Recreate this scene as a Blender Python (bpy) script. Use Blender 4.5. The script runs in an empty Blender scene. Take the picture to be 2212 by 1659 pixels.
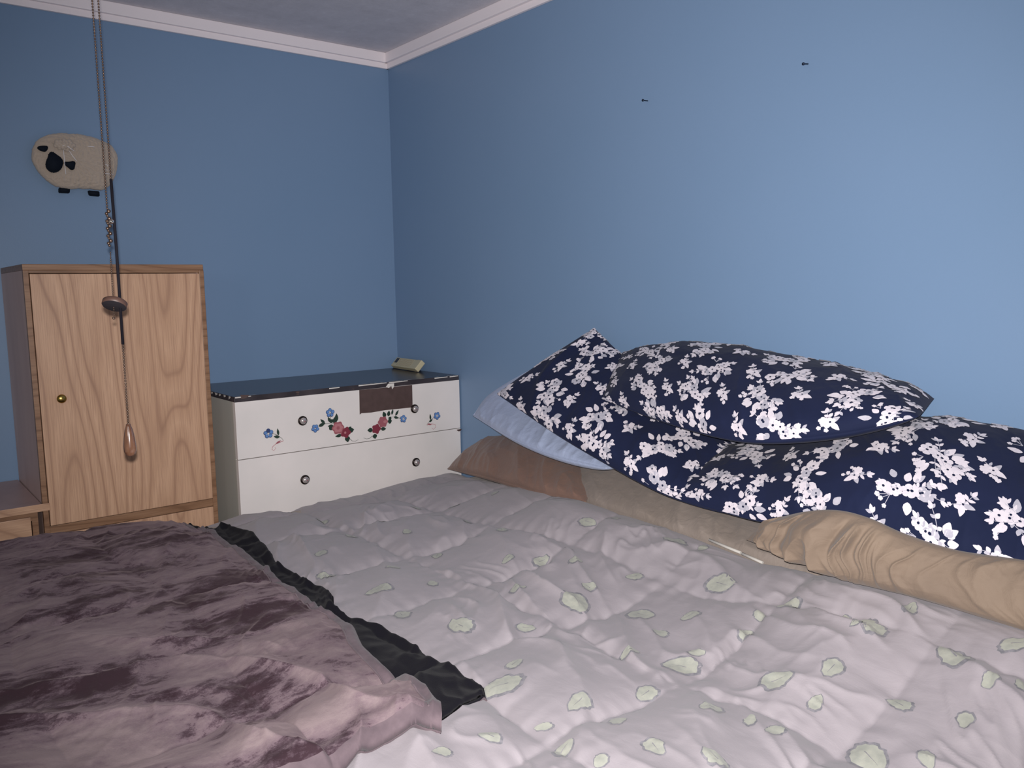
import bpy, bmesh, math, random
import numpy as np
from mathutils import Vector, Matrix
S = bpy.context.scene
COL = S.collection
RNG = np.random.default_rng(7)

# ------------------------------------------------------------------ camera
CAM = np.array([-1.8528, -3.1067, 1.35])
YAW, PITCH, ROLL, FPX = math.radians(38.69), math.radians(6.70), math.radians(-0.99), 1784.0
_f = np.array([math.sin(YAW)*math.cos(PITCH), math.cos(YAW)*math.cos(PITCH), -math.sin(PITCH)])
_r = np.array([math.cos(YAW), -math.sin(YAW), 0.0]); _u = np.cross(_r, _f)
_c, _s = math.cos(ROLL), math.sin(ROLL)
AX = np.array([_c*_r+_s*_u, -_s*_r+_c*_u, _f])
cam = bpy.data.cameras.new('camera'); cam.sensor_width = 36; cam.lens = FPX/2212*36; cam.clip_start = .01
co = bpy.data.objects.new('camera', cam); COL.objects.link(co)
m = Matrix.Identity(4)
for i in range(3):
    m[i][0], m[i][1], m[i][2], m[i][3] = AX[0][i], AX[1][i], -AX[2][i], CAM[i]
co.matrix_world = m
S.camera = co

def at(px, py, axis, val):
    """survey helper: a photo sight line met with the plane axis = val"""
    d = AX.T @ np.array([(px-1106)/FPX, -(py-829.5)/FPX, 1.0])
    return CAM + d*((val-CAM[axis])/d[axis])

# ------------------------------------------------------------------ light
w = bpy.data.worlds.new('world'); S.world = w; w.use_nodes = True
w.node_tree.nodes['Background'].inputs[0].default_value = (1.0, .97, .98, 1)
w.node_tree.nodes['Background'].inputs[1].default_value = 0.15
def lamp(name, kind, loc, power, col, size, rot=None):
    l = bpy.data.lights.new(name, kind); l.energy = power; l.color = col
    if kind == 'AREA': l.size = size
    else: l.shadow_soft_size = size
    o = bpy.data.objects.new(name, l); COL.objects.link(o); o.location = loc
    if rot: o.rotation_euler = rot
    return o
fl = CAM - AX[0]*.003 + AX[1]*.020
fo = lamp('phone_flash', 'SPOT', fl, 218, (1.0, .965, .965), .006)
fo.data.spot_size = math.radians(104); fo.data.spot_blend = 1.0
fo.rotation_euler = (m.to_3x3() @ Matrix.Rotation(math.radians(-5), 3, 'Y')).to_euler()
lamp('room_lamp', 'POINT', (-3.15, -3.3, 1.75), 15, (1.0, .95, .93), .25)
S.view_settings.view_transform = 'Standard'; S.view_settings.look = 'None'
S.view_settings.gamma = 1; S.view_settings.use_curve_mapping = False
S.view_settings.exposure = 0.0

# ------------------------------------------------------------------ helpers
def lin(h):
    if isinstance(h, str):
        h = [int(h[i:i+2], 16)/255 for i in (0, 2, 4)]
        return tuple((c/12.92 if c <= .04045 else ((c+.055)/1.055)**2.4) for c in h)+(1,)
    return tuple(h)+(1,)

class Mat:
    def __init__(s, name, col, rough=.6, spec=.5, **kw):
        s.m = bpy.data.materials.new(name); s.m.use_nodes = True
        s.t = s.m.node_tree; s.b = s.t.nodes['Principled BSDF']
        s.b.inputs['Base Color'].default_value = lin(col); s.b.inputs['Roughness'].default_value = rough
        s.b.inputs['Specular IOR Level'].default_value = spec
        for k, v in kw.items(): s.b.inputs[k.replace('_', ' ')].default_value = v
        s._n = None; s._co = None
    def n(s, t, **kw):
        x = s.t.nodes.new('ShaderNode'+t)
        for k, v in kw.items(): setattr(x, k, v)
        return x
    def l(s, a, b): s.t.links.new(a, b)
    def co(s, scale=(1, 1, 1), rot=(0, 0, 0), kind='Object'):
        tc = s.n('TexCoord'); mp = s.n('Mapping'); mp.inputs['Scale'].default_value = scale; mp.inputs['Rotation'].default_value = rot
        s.l(tc.outputs[kind], mp.inputs['Vector']); return mp.outputs[0]
    def noise(s, vec, scale, detail=4, rough=.55, dist=0):
        x = s.n('TexNoise'); x.inputs['Scale'].default_value = scale; x.inputs['Detail'].default_value = detail
        x.inputs['Roughness'].default_value = rough; x.inputs['Distortion'].default_value = dist
        s.l(vec, x.inputs['Vector']); return x.outputs[0]
    def ramp(s, fac, stops, interp='LINEAR'):
        x = s.n('ValToRGB'); x.color_ramp.interpolation = interp
        e = x.color_ramp.elements
        while len(e) < len(stops): e.new(.5)
        for i, (p, c) in enumerate(stops): e[i].position = p; e[i].color = lin(c) if not isinstance(c, float) else (c, c, c, 1)
        s.l(fac, x.inputs[0]); return x.outputs[0]
    def math(s, op, a, b=None):
        x = s.n('Math', operation=op)
        for i, v in enumerate((a, b)):
            if v is None: continue
            if isinstance(v, (int, float)): x.inputs[i].default_value = v
            else: s.l(v, x.inputs[i])
        return x.outputs[0]
    def mix(s, fac, a, b, mode='MIX'):
        x = s.n('Mix', data_type='RGBA', blend_type=mode)
        for i, v in ((0, fac), (6, a), (7, b)):
            if isinstance(v, float): x.inputs[i].default_value = v
            elif isinstance(v, str): x.inputs[i].default_value = lin(v)
            else: s.l(v, x.inputs[i])
        return x.outputs[2]
    def base(s, c): s.l(c, s.b.inputs['Base Color']); return s
    def bump(s, h, strength=.3, dist=.002):
        x = s.n('Bump'); x.inputs['Strength'].default_value = strength; x.inputs['Distance'].default_value = dist
        s.l(h, x.inputs['Height'])
        if s._n: s.l(s._n, x.inputs['Normal'])
        s._n = x.outputs[0]; s.l(s._n, s.b.inputs['Normal']); return s

def mesh(name, verts, faces, mats, parent=None, idx=None, smooth=True, origin=None):
    me = bpy.data.meshes.new(name)
    verts = np.asarray(verts, float)
    if origin is not None: verts = verts-np.asarray(origin, float)
    me.from_pydata(verts.tolist(), [], [tuple(int(i) for i in f) for f in faces])
    if not isinstance(mats, (list, tuple)): mats = [mats]
    for x in mats: me.materials.append(x.m if isinstance(x, Mat) else x)
    if idx is not None: me.polygons.foreach_set('material_index', np.asarray(idx, dtype=np.int32))
    me.polygons.foreach_set('use_smooth', [smooth]*len(me.polygons))
    me.update()
    o = bpy.data.objects.new(name, me); COL.objects.link(o)
    if parent is not None: o.parent = parent
    if origin is not None: o.location = tuple(origin)
    return o
def thing(name, label, cat, loc=(0, 0, 0), group=None):
    o = bpy.data.objects.new(name, None); COL.objects.link(o); o.location = loc; o.empty_display_size = .05
    return tag(o, label, cat, group)
def tag(o, label, cat, group=None):
    o['label'] = label; o['category'] = cat
    if group: o['group'] = group
    return o
def struct(o): o['kind'] = 'structure'; return o
class B:
    """collects boxes, tubes and lathes in world coordinates and links them as one mesh"""
    def __init__(s): s.bm = bmesh.new()
    def box(s, x0, x1, y0, y1, z0, z1, bev=0, mi=0, seg=2):
        g = bmesh.ops.create_cube(s.bm, size=1)['verts']
        for v in g:
            v.co = Vector(((x0+x1)/2+v.co.x*(x1-x0), (y0+y1)/2+v.co.y*(y1-y0), (z0+z1)/2+v.co.z*(z1-z0)))
        fs = {f for v in g for f in v.link_faces}
        for f in fs: f.material_index = mi
        if bev:
            es = {e for v in g for e in v.link_edges}
            r = bmesh.ops.bevel(s.bm, geom=list(es), offset=bev, segments=seg, affect='EDGES', profile=.6)
            for f in r['faces']: f.material_index = mi
        return s
    def ngon(s, pts, mi=0):
        f = s.bm.faces.new([s.bm.verts.new(Vector(p)) for p in pts]); f.material_index = mi; return s
    def prism(s, pts, vec, mi=0):
        a = [s.bm.verts.new(Vector(p)) for p in pts]; b = [s.bm.verts.new(Vector(p)+Vector(vec)) for p in pts]
        n = len(a)
        fs = [s.bm.faces.new(a), s.bm.faces.new(b[::-1])]+[s.bm.faces.new((a[i], b[i], b[(i+1) % n], a[(i+1) % n])) for i in range(n)]
        for f in fs: f.material_index = mi
        bmesh.ops.recalc_face_normals(s.bm, faces=fs); return s
    def tube(s, pts, r, n=8, mi=0):
        pts = [Vector(p) for p in pts]; rr = r if isinstance(r, (list, tuple)) else [r]*len(pts)
        up = Vector((.3, .1, 1)).normalized(); rings = []
        for i, p in enumerate(pts):
            t = (pts[min(i+1, len(pts)-1)]-pts[max(i-1, 0)]).normalized()
            if abs(t.dot(up)) > .95: up = Vector((1, .2, 0)).normalized()
            a = t.cross(up).normalized(); b = t.cross(a)
            rings.append([s.bm.verts.new(p+(a*math.cos(2*math.pi*k/n)+b*math.sin(2*math.pi*k/n))*rr[i]) for k in range(n)])
        for i in range(len(rings)-1):
            for k in range(n):
                f = s.bm.faces.new((rings[i][k], rings[i][(k+1) % n], rings[i+1][(k+1) % n], rings[i+1][k])); f.material_index = mi; f.smooth = True
        for rg in (rings[0], rings[-1]):
            f = s.bm.faces.new(rg); f.material_index = mi
        return s
    def lathe(s, c, axis, prof, n=24, mi=0):
        c = Vector(c); ax = Vector(axis).normalized(); a = ax.orthogonal().normalized(); b = ax.cross(a); rings = []
        for r, h in prof:
            if r < 1e-6: rings.append([s.bm.verts.new(c+ax*h)])
            else: rings.append([s.bm.verts.new(c+ax*h+(a*math.cos(2*math.pi*k/n)+b*math.sin(2*math.pi*k/n))*r) for k in range(n)])
        for i in range(len(rings)-1):
            p, q = rings[i], rings[i+1]
            for k in range(n):
                k2 = (k+1) % n
                if len(p) == 1 and len(q) == 1: continue
                vs = (p[0], q[k2], q[k]) if len(p) == 1 else ((p[k], p[k2], q[0]) if len(q) == 1 else (p[k], p[k2], q[k2], q[k]))
                f = s.bm.faces.new(vs); f.material_index = mi; f.smooth = True
        return s
    def ball(s, c, r, u=8, v=6, sc=(1, 1, 1), mi=0):
        g = bmesh.ops.create_uvsphere(s.bm, u_segments=u, v_segments=v, radius=r)['verts']
        for x in g: x.co = Vector((x.co.x*sc[0]+c[0], x.co.y*sc[1]+c[1], x.co.z*sc[2]+c[2]))
        for f in {f for x in g for f in x.link_faces}: f.smooth = True; f.material_index = mi
        return s
    def out(s, name, mats, parent=None, origin=None, smooth=None):
        me = bpy.data.meshes.new(name)
        bmesh.ops.recalc_face_normals(s.bm, faces=s.bm.faces[:])
        if parent is not None and origin is None: origin = parent.location
        if origin is not None: bmesh.ops.translate(s.bm, verts=s.bm.verts[:], vec=-Vector(origin))
        s.bm.to_mesh(me); s.bm.free()
        if not isinstance(mats, (list, tuple)): mats = [mats]
        for x in mats: me.materials.append(x.m)
        if smooth is not None: me.polygons.foreach_set('use_smooth', [smooth]*len(me.polygons))
        o = bpy.data.objects.new(name, me); COL.objects.link(o)
        if parent is not None: o.parent = parent
        elif origin is not None: o.location = Vector(origin)
        return o

# numpy noise ---------------------------------------------------------
_perm = np.random.default_rng(3).permutation(4096)
_grad = np.random.default_rng(4).uniform(0, 2*math.pi, 4096)
def pn(x, y, seed=0):
    x = np.asarray(x, float); y = np.asarray(y, float)
    xi = np.floor(x).astype(int); yi = np.floor(y).astype(int); xf = x-xi; yf = y-yi
    fu = xf**3*(xf*(xf*6-15)+10); fv = yf**3*(yf*(yf*6-15)+10)
    def g(i, j):
        h = _grad[_perm[(_perm[(xi+i+seed*57) % 4096]+yi+j) % 4096]]
        return np.cos(h)*(xf-i)+np.sin(h)*(yf-j)
    a = g(0, 0)*(1-fu)+g(1, 0)*fu; b = g(0, 1)*(1-fu)+g(1, 1)*fu
    return (a*(1-fv)+b*fv)*1.5
def fbm(x, y, o=4, seed=0, gain=.5):
    r = 0; a = 1
    for k in range(o): r = r+a*pn(x*2**k, y*2**k, seed+k*7); a *= gain
    return r
def ridge(x, y, seed=0): return 1-np.abs(pn(x, y, seed))*2.2
def sstep(a, b, x):
    t = np.clip((x-a)/(b-a), 0, 1); return t*t*(3-2*t)

# ------------------------------------------------------------------ materials
def wallmat(name, c1, c2):
    M = Mat(name, c1, .42, .35)
    v = M.co(); n = M.noise(v, 1.3, 3)
    M.base(M.mix(M.ramp(n, [(.35, 0.0), (.65, 1.0)]), c1, c2))
    M.bump(M.noise(v, 260, 3, .6), .25, .0006); M.bump(M.noise(v, 18, 4, .6), .12, .002)
    return M
M_wall = wallmat('blue_wall_paint', '758FAE', '728DAC')
M_ceil = Mat('ceiling_paint', 'D2CDD3', .85); v = M_ceil.co(); M_ceil.base(M_ceil.ramp(M_ceil.noise(v, 14, 5, .7), [(.3, 'CAC6CC'), (.62, 'D6D2D8'), (.8, 'E4E1E6')])); M_ceil.bump(M_ceil.noise(v, 120, 4, .7), .5, .002)
M_trim = Mat('white_trim_paint', 'EDE5E8', .45); M_trim.bump(M_trim.noise(M_trim.co(), 60, 3), .15, .001)
M_floor = Mat('floor_boards', '6B4A35', .5); v = M_floor.co((1, 8, 1)); M_floor.base(M_floor.ramp(M_floor.noise(v, 3, 5), [(.3, '4C3324'), (.7, '7E5B42')]))
def woodmat(name, along='z', tint=('9C7861', 'BC9679', 'CDA789'), seed=0.0):
    M = Mat(name, tint[1], .42, .4)
    sc = {'z': (1, 1, .16), 'x': (.16, 1, 1)}[along]
    v = M.co(sc); a = M.n('VectorMath', operation='ADD'); M.l(v, a.inputs[0]); a.inputs[1].default_value = (seed, seed*.7, seed*.3); v = a.outputs[0]
    big = M.noise(v, 3.6, 2, .45, .15)
    rings = M.math('PINGPONG', M.math('MULTIPLY', big, 46.0), 1.0)
    fine = {'z': (85, 85, 2.2), 'x': (2.2, 85, 85)}[along]
    f = M.noise(M.co(fine), 4, 3, .6)
    c = M.ramp(rings, [(0, tint[0]), (.22, tint[1]), (1, tint[2])])
    c = M.mix(M.ramp(M.noise(M.co(sc), 5, 2), [(.4, 0.0), (.75, .5)]), c, tint[1])
    c = M.mix(M.ramp(f, [(.42, 0.0), (.70, .60)]), c, tint[0])
    M.base(c); M.bump(f, .2, .0006); return M
M_oak = woodmat('oak_veneer'); M_oak2 = woodmat('oak_veneer_drawer', 'z', seed=3.1); M_oakh = woodmat('oak_horizontal', 'x', seed=1.7)
M_oakd = woodmat('oak_edge_dark', 'x', ('6F5039', '8B684E', '97755A'), 2.0)
M_lam = Mat('brown_laminate', '8E7A7C', .4, .4); v = M_lam.co(); M_lam.base(M_lam.ramp(M_lam.noise(v, 9, 4), [(.3, 'AC8F88'), (.7, 'BC9F97')]))
M_lams = Mat('brown_laminate_lit_side', 'CDB2AC', .5, .3); M_lams.base(M_lams.ramp(M_lams.noise(M_lams.co((1, 1, .3)), 9, 4), [(.3, 'C4A9A2'), (.7, 'D2B8B0')]))  # lightened copy of the laminate, extra light on the side put into its colour
M_gap = Mat('dark_gap', '1E1512', .8)
M_brass = Mat('brass', 'A98F4E', .28, Metallic=1.0)
M_white = Mat('worn_white_paint', 'CFC9C6', .4, .4); v = M_white.co(); M_white.base(M_white.ramp(M_white.noise(v, 5, 4), [(.3, 'DDD8D4'), (.7, 'E8E1DD')])); M_white.bump(M_white.noise(M_white.co((1, 1, 12)), 30, 3), .12, .0006)
M_wside = Mat('white_paint_shaded_side', 'B9B7AE', .5, .3)  # dresser's white paint, with the shade of its side put into the colour
M_chip = Mat('paint_chip', 'D8D3CC', .5)
M_brown = Mat('bare_brown_board', '4E3D3A', .6); M_brown.base(M_brown.ramp(M_brown.noise(M_brown.co(), 40, 3), [(.3, '4A3936'), (.7, '54423F')]))
M_dtop = Mat('dark_dresser_top', '3A3538', .25, .5); M_dtop.base(M_dtop.ramp(M_dtop.noise(M_dtop.co((1, 4, 1)), 9, 4), [(.3, '2E2A2E'), (.7, '453F42')]))
M_green = Mat('painted_leaf', '24392F', .5); M_blue = Mat('painted_blue_petal', '5E86BE', .5); M_blued = Mat('painted_dark_blue', '31436F', .5)
M_rose = Mat('painted_rose', '9C5A62', .5); M_red = Mat('painted_red_flower', '7E2F3F', .5); M_rosel = Mat('painted_rose_light', 'B4777C', .5); M_cream = Mat('painted_cream', 'D9CFC0', .5)
M_chrome = Mat('knob_metal', 'C4BCBA', .25, Metallic=.6); M_bronze = Mat('dark_bronze_ring', '2E2522', .35, Metallic=.7)
M_remote = Mat('cream_plastic', 'BDB596', .5); M_rdark = Mat('remote_window', '1C1218', .2); M_btn = Mat('remote_button', 'A59A80', .6)
M_wool = Mat('cream_wool', 'B5A799', .95, .1, Sheen_Weight=.4); M_wool.bump(M_wool.noise(M_wool.co(), 220, 4, .7), .9, .003)
M_black = Mat('black_felt', '0E1622', .85, .2); M_wline = Mat('glossy_white_line', 'E8E6EA', .2)
M_chain = Mat('brass_chain', '65544A', .35, Metallic=.8); M_cord = Mat('dark_cord', '15131A', .8, .15); M_disc = Mat('dark_disc_face', '2B282C', .6, .2); M_discr = Mat('brown_disc_rim', '4F3931', .5)
M_drop = Mat('turned_wood_pull', '8A6450', .18, .7, Coat_Weight=.8); M_drop.base(M_drop.ramp(M_drop.noise(M_drop.co((1, 1, .3)), 90, 3), [(.3, '4E3325'), (.7, '6E4E3B')]))
M_nail = Mat('nail_steel', '2B3547', .4, Metallic=.8)
M_glass = Mat('bright_bead', 'F2EEE6', .05, Metallic=1.0)

def fabric(name, c, c2=None, rough=.85, scale=900, sheen=.15, spec=.15, nb=2.0):
    M = Mat(name, c, rough, spec, Sheen_Weight=sheen)
    v = M.co()
    if c2: M.base(M.mix(M.ramp(M.noise(v, nb, 4), [(.35, 0.0), (.65, 1.0)]), c, c2))
    M.bump(M.noise(v, scale, 2), .25, .0005)
    return M
M_comf = fabric('comforter_cotton', '9C9599', '938D91', nb=3)
M_comf.bump(M_comf.noise(M_comf.co((1, .5, 1)), 26, 5, .62, .6), .22, .006)
M_leafy = fabric('pale_leaf_print', 'A4A599', '96988F', nb=70); M_leafo = fabric('grey_leaf_outline', '6E6E73', '88858A', nb=120)
M_pipe = fabric('comforter_piping', 'B9B5AE')
M_navy = fabric('navy_cotton', '1B223E', '171E38', rough=.8, sheen=.04, nb=8)
M_pet = fabric('white_print', 'DCD4DA', 'D2CAD2', nb=90); M_petg = fabric('grey_print', 'A7A5B0', 'B7B4BE', nb=90); M_dot = fabric('navy_print_dot', '101A36')
def satin(name, c, c2, rough=.45):
    M = fabric(name, c, c2, rough, sheen=.12, spec=.22, nb=6); M.bump(M.noise(M.co((1, 1, 1)), 30, 4, .6, .8), .4, .006); return M
M_tan = satin('brown_satin', '84695C', '775E53', .5); M_taupe = satin('taupe_cotton', '8C8179', '82776E', .65); M_beige = satin('beige_satin', '7D6D5E', '736457', .75)
M_lblue = satin('pale_blue_cotton', 'A6B2CC', '9DA9C4', .7)
M_sheet = fabric('mattress_sheet', '9A8C7E')
# velvet throw: pile brushed two ways, its light and dark sheen painted into the colour
M_velv = Mat('mauve_velvet', '80686E', .9, .08, Sheen_Weight=.18, Sheen_Roughness=.4)
M_velv.b.inputs['Sheen Tint'].default_value = lin('D9C2C4')
v = M_velv.co((.42, 1.15, 1), (0, 0, math.radians(38)))
n1 = M_velv.noise(v, 4.4, 7, .68, .8); n2 = M_velv.noise(M_velv.co((.7, 1.1, 1), (0, 0, math.radians(38))), 38, 5, .7, .4); n3 = M_velv.noise(M_velv.co(), 420, 2)
nap_sheen = M_velv.math('ADD', M_velv.math('ADD', M_velv.math('MULTIPLY', n1, .77), M_velv.math('MULTIPLY', n2, .20)), M_velv.math('MULTIPLY', n3, .05))
M_velv.base(M_velv.ramp(nap_sheen, [(.44, '3A2B31'), (.475, '52434A'), (.50, '6F5F65'), (.60, '857677')]))
M_velv.bump(n2, .15, .004); M_velv.bump(n3, .3, .0008)
M_hem = fabric('velvet_hem', '6C5E63', '5C5055', scale=500, sheen=.1, nb=30)
M_char = Mat('charcoal_velvet_back', '17161C', .95, .05, Sheen_Weight=.04); M_char.bump(M_char.noise(M_char.co(), 500, 3), .5, .001)
M_metal = Mat('bed_frame_steel', '303236', .5, Metallic=.6)

# ------------------------------------------------------------------ room
CEIL = 2.32
RX, RY = -3.4, -4.3
struct(B().box(RX, .12, 0, .12, 0, CEIL+.1).out('wall_left', M_wall, origin=(0, 0, 0)))
struct(B().box(0, .12, RY, 0, 0, CEIL+.1).out('wall_right', M_wall, origin=(0, 0, 0)))
struct(B().box(RX, .12, RY, .12, -.1, 0).out('floor', M_floor, origin=(0, 0, 0)))
struct(B().box(RX, .12, RY, .12, CEIL, CEIL+.1).out('ceiling', M_ceil, origin=(0, 0, 0)))
tr = B().box(RX, 0, -.012, 0, 2.26, CEIL, .002).box(RX, 0, -.026, -.011, 2.281, CEIL, .003)
struct(tr.out('trim_1', M_trim, origin=(0, 0, 0)))
tr = B().box(-.012, 0, RY, 0, 2.26, CEIL, .002).box(-.026, -.011, RY, -.011, 2.281, CEIL, .003)
struct(tr.out('trim_2', M_trim, origin=(0, 0, 0)))
struct(B().box(RX, 0, -.015, 0, 0, .09, .003).out('baseboard_left', M_trim, origin=(0, 0, 0)))
struct(B().box(-.015, 0, RY, -.015, 0, .09, .003).out('baseboard_right', M_trim, origin=(0, 0, 0)))
# nails in the right wall
for y, z, tilt, lab in ((-1.441, 1.876, .12, 'small dark nail in the right-hand wall, the one above the pillow peak'),
                        (-1.952, 1.870, .3, 'small dark nail in the right-hand wall, the higher one farther from the corner')):
    p = Vector((0, y, z)); d = Vector((-1, -.05, -tilt*.5)).normalized()
    o = B().lathe(p, d, [(0, -.012), (.0017, -.012), (.0017, .020), (.0036, .0205), (.0036, .0225), (0, .023)], 10).out('nail', M_nail, origin=p)
    tag(o, lab, 'nail', 'nails in the blue wall')

# ------------------------------------------------------------------ wardrobe
X0, X1, YF, ZT = -1.456, -.953, -.42, 1.438
wd = thing('wardrobe', 'tall light oak wardrobe with one door and round brass knob beside the white dresser', 'wardrobe', (-1.2, -.2, 0))
b = B().box(X0, X0+.016, YF+.018, 0-.004, 0, ZT-.018, .001).box(X1-.016, X1, YF+.018, -.004, 0, ZT-.018, .001)
b.box(X0+.016, X1-.016, -.012, -.004, .02, ZT-.018).box(X0+.016, X1-.016, YF+.03, -.012, .05, .066).box(X0+.016, X1-.016, YF+.03, -.012, .66, .675)
b.out('body', M_lams, wd)
B().box(X0, X1, YF+.002, -.004, ZT-.018, ZT, .002).out('top_panel', M_oakd, wd)
b = B().box(X0, X0+.014, YF, YF+.018, 0, ZT-.018, .001).box(X1-.014, X1, YF, YF+.018, 0, ZT-.018, .001).box(X0+.014, X1-.014, YF+.001, YF+.018, 1.412, ZT-.018, .001)
b.box(X0+.014, X1-.014, YF+.001, YF+.018, .05, .075, .001)
b.out('face_frame', M_oakd, wd)
dr = B().box(X0+.016, X1-.015, YF-.003, YF+.014, .679, 1.41, .0015).out('door', M_oak, wd)
B().lathe((-1.388, YF-.003, 1.051), (0, -1, 0), [(.006, -.002), (.006, .008), (.010, .011), (.0128, .016), (.0125, .020), (.008, .0235), (0, .0245)], 24).out('knob', M_brass, dr, origin=wd.location)
B().box(X0+.014, X1-.014, YF+.001, YF+.018, .653, .677, .001).out('rail', M_oakd, wd)
dw = B().box(X0+.030, X1-.015, YF-.002, YF+.014, .36, .651, .0015).out('drawer', M_oak2, wd)
B().box(X0+.030, X1-.015, YF-.002, YF+.014, .078, .355, .0015).out('drawer', M_oak2, wd)

# ------------------------------------------------------------------ nightstand, left of the wardrobe
ns = thing('nightstand', 'low oak nightstand with dark laminate top standing left of the tall wardrobe', 'nightstand', (-1.7, -.2, 0))
NX0, NX1 = -1.96, -1.459
B().box(NX0, NX1, YF-.004, -.004, .728, .748, .001).out('top_panel', M_lam, ns)
B().box(NX0, NX1+.020, YF-.0075, YF-.0045, .727, .749, .001).out('edge_strip', M_oakh, ns)
b = B().box(NX0+.004, NX0+.02, YF+.01, -.006, 0, .728).box(NX1-.026, NX1-.010, YF+.01, -.006, 0, .728).box(NX0+.02, NX1-.026, -.014, -.006, .02, .728)
b.box(NX0+.02, NX1-.026, YF+.03, -.014, .05, .066).box(NX0+.02, NX1-.026, YF+.01, YF+.03, .70, .728)
b.out('body', M_oakd, ns)
B().box(NX0+.024, NX1-.030, YF-.002, YF+.012, .50, .714, .0015).out('drawer', M_oakh, ns)
B().box(NX0+.024, NX1-.030, YF-.002, YF+.012, .27, .49, .0015).out('drawer', M_oakh, ns)
B().box(NX0+.024, NX1-.030, YF-.002, YF+.012, .05, .26, .0015).out('drawer', M_oakh, ns)

# ------------------------------------------------------------------ dresser
DX0, DX1, DF, DT = -.895, -.006, -.47, 1.011
ds = thing('dresser', 'white painted dresser with dark chipped top and hand painted flowers', 'dresser', (-.45, -.25, 0))
b = B().box(DX0, DX0+.018, DF+.02, -.006, 0, DT-.018, .001).box(DX1-.018, DX1, DF+.02, -.006, 0, DT-.018, .001)
b.box(DX0+.018, DX1-.018, -.014, -.006, .05, DT-.018).box(DX0+.018, DX1-.018, DF+.03, -.014, .05, .07)
b.box(DX0+.018, DX1-.018, DF+.022, DF+.04, .05, DT-.018)
b.out('body', M_wside, ds)
# top with ragged white chips along the front edge and a worn corner
b = B().box(DX0-.001, DX1, DF+.001, -.006, DT-.018, DT, .0012)
rr = random.Random(5)
def chip(b, x0, x1, y0, dy, z, mi=1, n=7):
    pts = [(x0+(x1-x0)*k/n, y0, z) for k in range(n+1)]
    top = [(x0+(x1-x0)*k/n+rr.uniform(-.001, .001), y0+dy*(.55+.45*rr.random())*(0.25 if k in (0, n) else 1), z) for k in range(n, -1, -1)]
    b.ngon(pts+top, mi)
for x0, x1, dy in ((-.893, -.866, .004), (-.86, -.82, .008), (-.665, -.61, .003), (-.56, -.53, .007), (-.445, -.40, .007), (-.395, -.388, .016), (-.375, -.370, .014),
                   (-.352, -.344, .018), (-.322, -.265, .010), (-.30, -.262, .016), (-.255, -.22, .006), (-.19, -.165, .004), (-.12, -.10, .004), (-.105, -.096, .014), (-.06, -.038, .016), (-.036, -.007, .006)):
    chip(b, x0, x1, DF+.0008, dy, DT+.0006)
for x0, x1 in ((-.893, -.84), (-.56, -.52), (-.445, -.33), (-.32, -.24), (-.12, -.06), (-.05, -.01)):
    b.ngon([(x0, DF+.0003, DT-.001), (x1, DF+.0003, DT-.001), (x1, DF+.0003, DT-.0035), (x0, DF+.0003, DT-.005)], 1)
for k in range(9):
    y = DF+.02+k*.045+rr.uniform(-.01, .01); b.ngon([(DX0-.0016, y, DT-.002), (DX0-.0016, y+rr.uniform(.01, .03), DT-.001), (DX0-.0016, y+.02, DT-.008-rr.random()*.005), (DX0-.0016, y+.004, DT-.006)], 1)
b.out('top_panel', [M_dtop, M_chip], ds)

# drawers with painted decoration ------------------------------------
ZS = .802
YD = DF-.0006
class Paint:
    def __init__(s, b, mats): s.b, s.m, s.k = b, mats, 0
    def poly(s, pts, mat):
        s.k += 1; y = YD-.00012*(s.k % 24); s.b.ngon([(p[0], y, p[1]) for p in pts], s.m.index(mat))
    def blob(s, x, z, r, mat, lob=0, amp=.0, n=40, ph=0, sx=1):
        s.poly([(x+sx*r*(1+amp*math.cos(lob*t+ph))*math.cos(t), z+r*(1+amp*math.cos(lob*t+ph))*math.sin(t)) for t in [2*math.pi*k/n for k in range(n)]], mat)
    def leaf(s, x, z, a, L, W, mat, jag=0):
        c, q = math.cos(a), math.sin(a); pts = []
        N = 8
        for sd in (1, -1):
            for k in range(N+1):
                t = k/N if sd == 1 else 1-k/N
                if sd == -1 and k in (0, N): continue
                wv = W*math.sin(math.pi*t**.8)*(1+jag*(k % 2)); pts.append((x+L*t*c-sd*wv*q, z+L*t*q+sd*wv*c))
        s.poly(pts, mat)
    def line(s, pts, wd, mat):
        up, dn = [], []
        for i, p in enumerate(pts):
            a, b_ = pts[max(i-1, 0)], pts[min(i+1, len(pts)-1)]
            t = math.atan2(b_[1]-a[1], b_[0]-a[0]); ww = wd*(1-.6*i/len(pts))
            up.append((p[0]-ww*math.sin(t), p[1]+ww*math.cos(t))); dn.append((p[0]+ww*math.sin(t), p[1]-ww*math.cos(t)))
        for i in range(len(pts)-1): s.poly([up[i], up[i+1], dn[i+1], dn[i]], mat)
    def bflower(s, x, z, r, ph=0):
        for k in range(5):
            a = ph+2*math.pi*k/5; s.blob(x+.62*r*math.cos(a), z+.62*r*math.sin(a), r*.47, M_blued)
            s.blob(x+.60*r*math.cos(a)+.0005, z+.60*r*math.sin(a)+.0006, r*.38, M_blue)
        for k in range(5):
            a = ph+.6+2*math.pi*k/5; s.line([(x, z), (x+.5*r*math.cos(a), z+.5*r*math.sin(a))], r*.07, M_cream)
        s.blob(x, z, r*.13, M_cream)
def pp(px, py): q = at(px, py, 1, DF); return (q[0], q[2])
pm = [M_white, M_brown, M_chip, M_green, M_blue, M_blued, M_rose, M_red, M_rosel, M_cream]
b = B().box(DX0, DX1, DF, DF+.020, ZS+.0012, DT-.0185, .0006)
P = Paint(b, pm)
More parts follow.
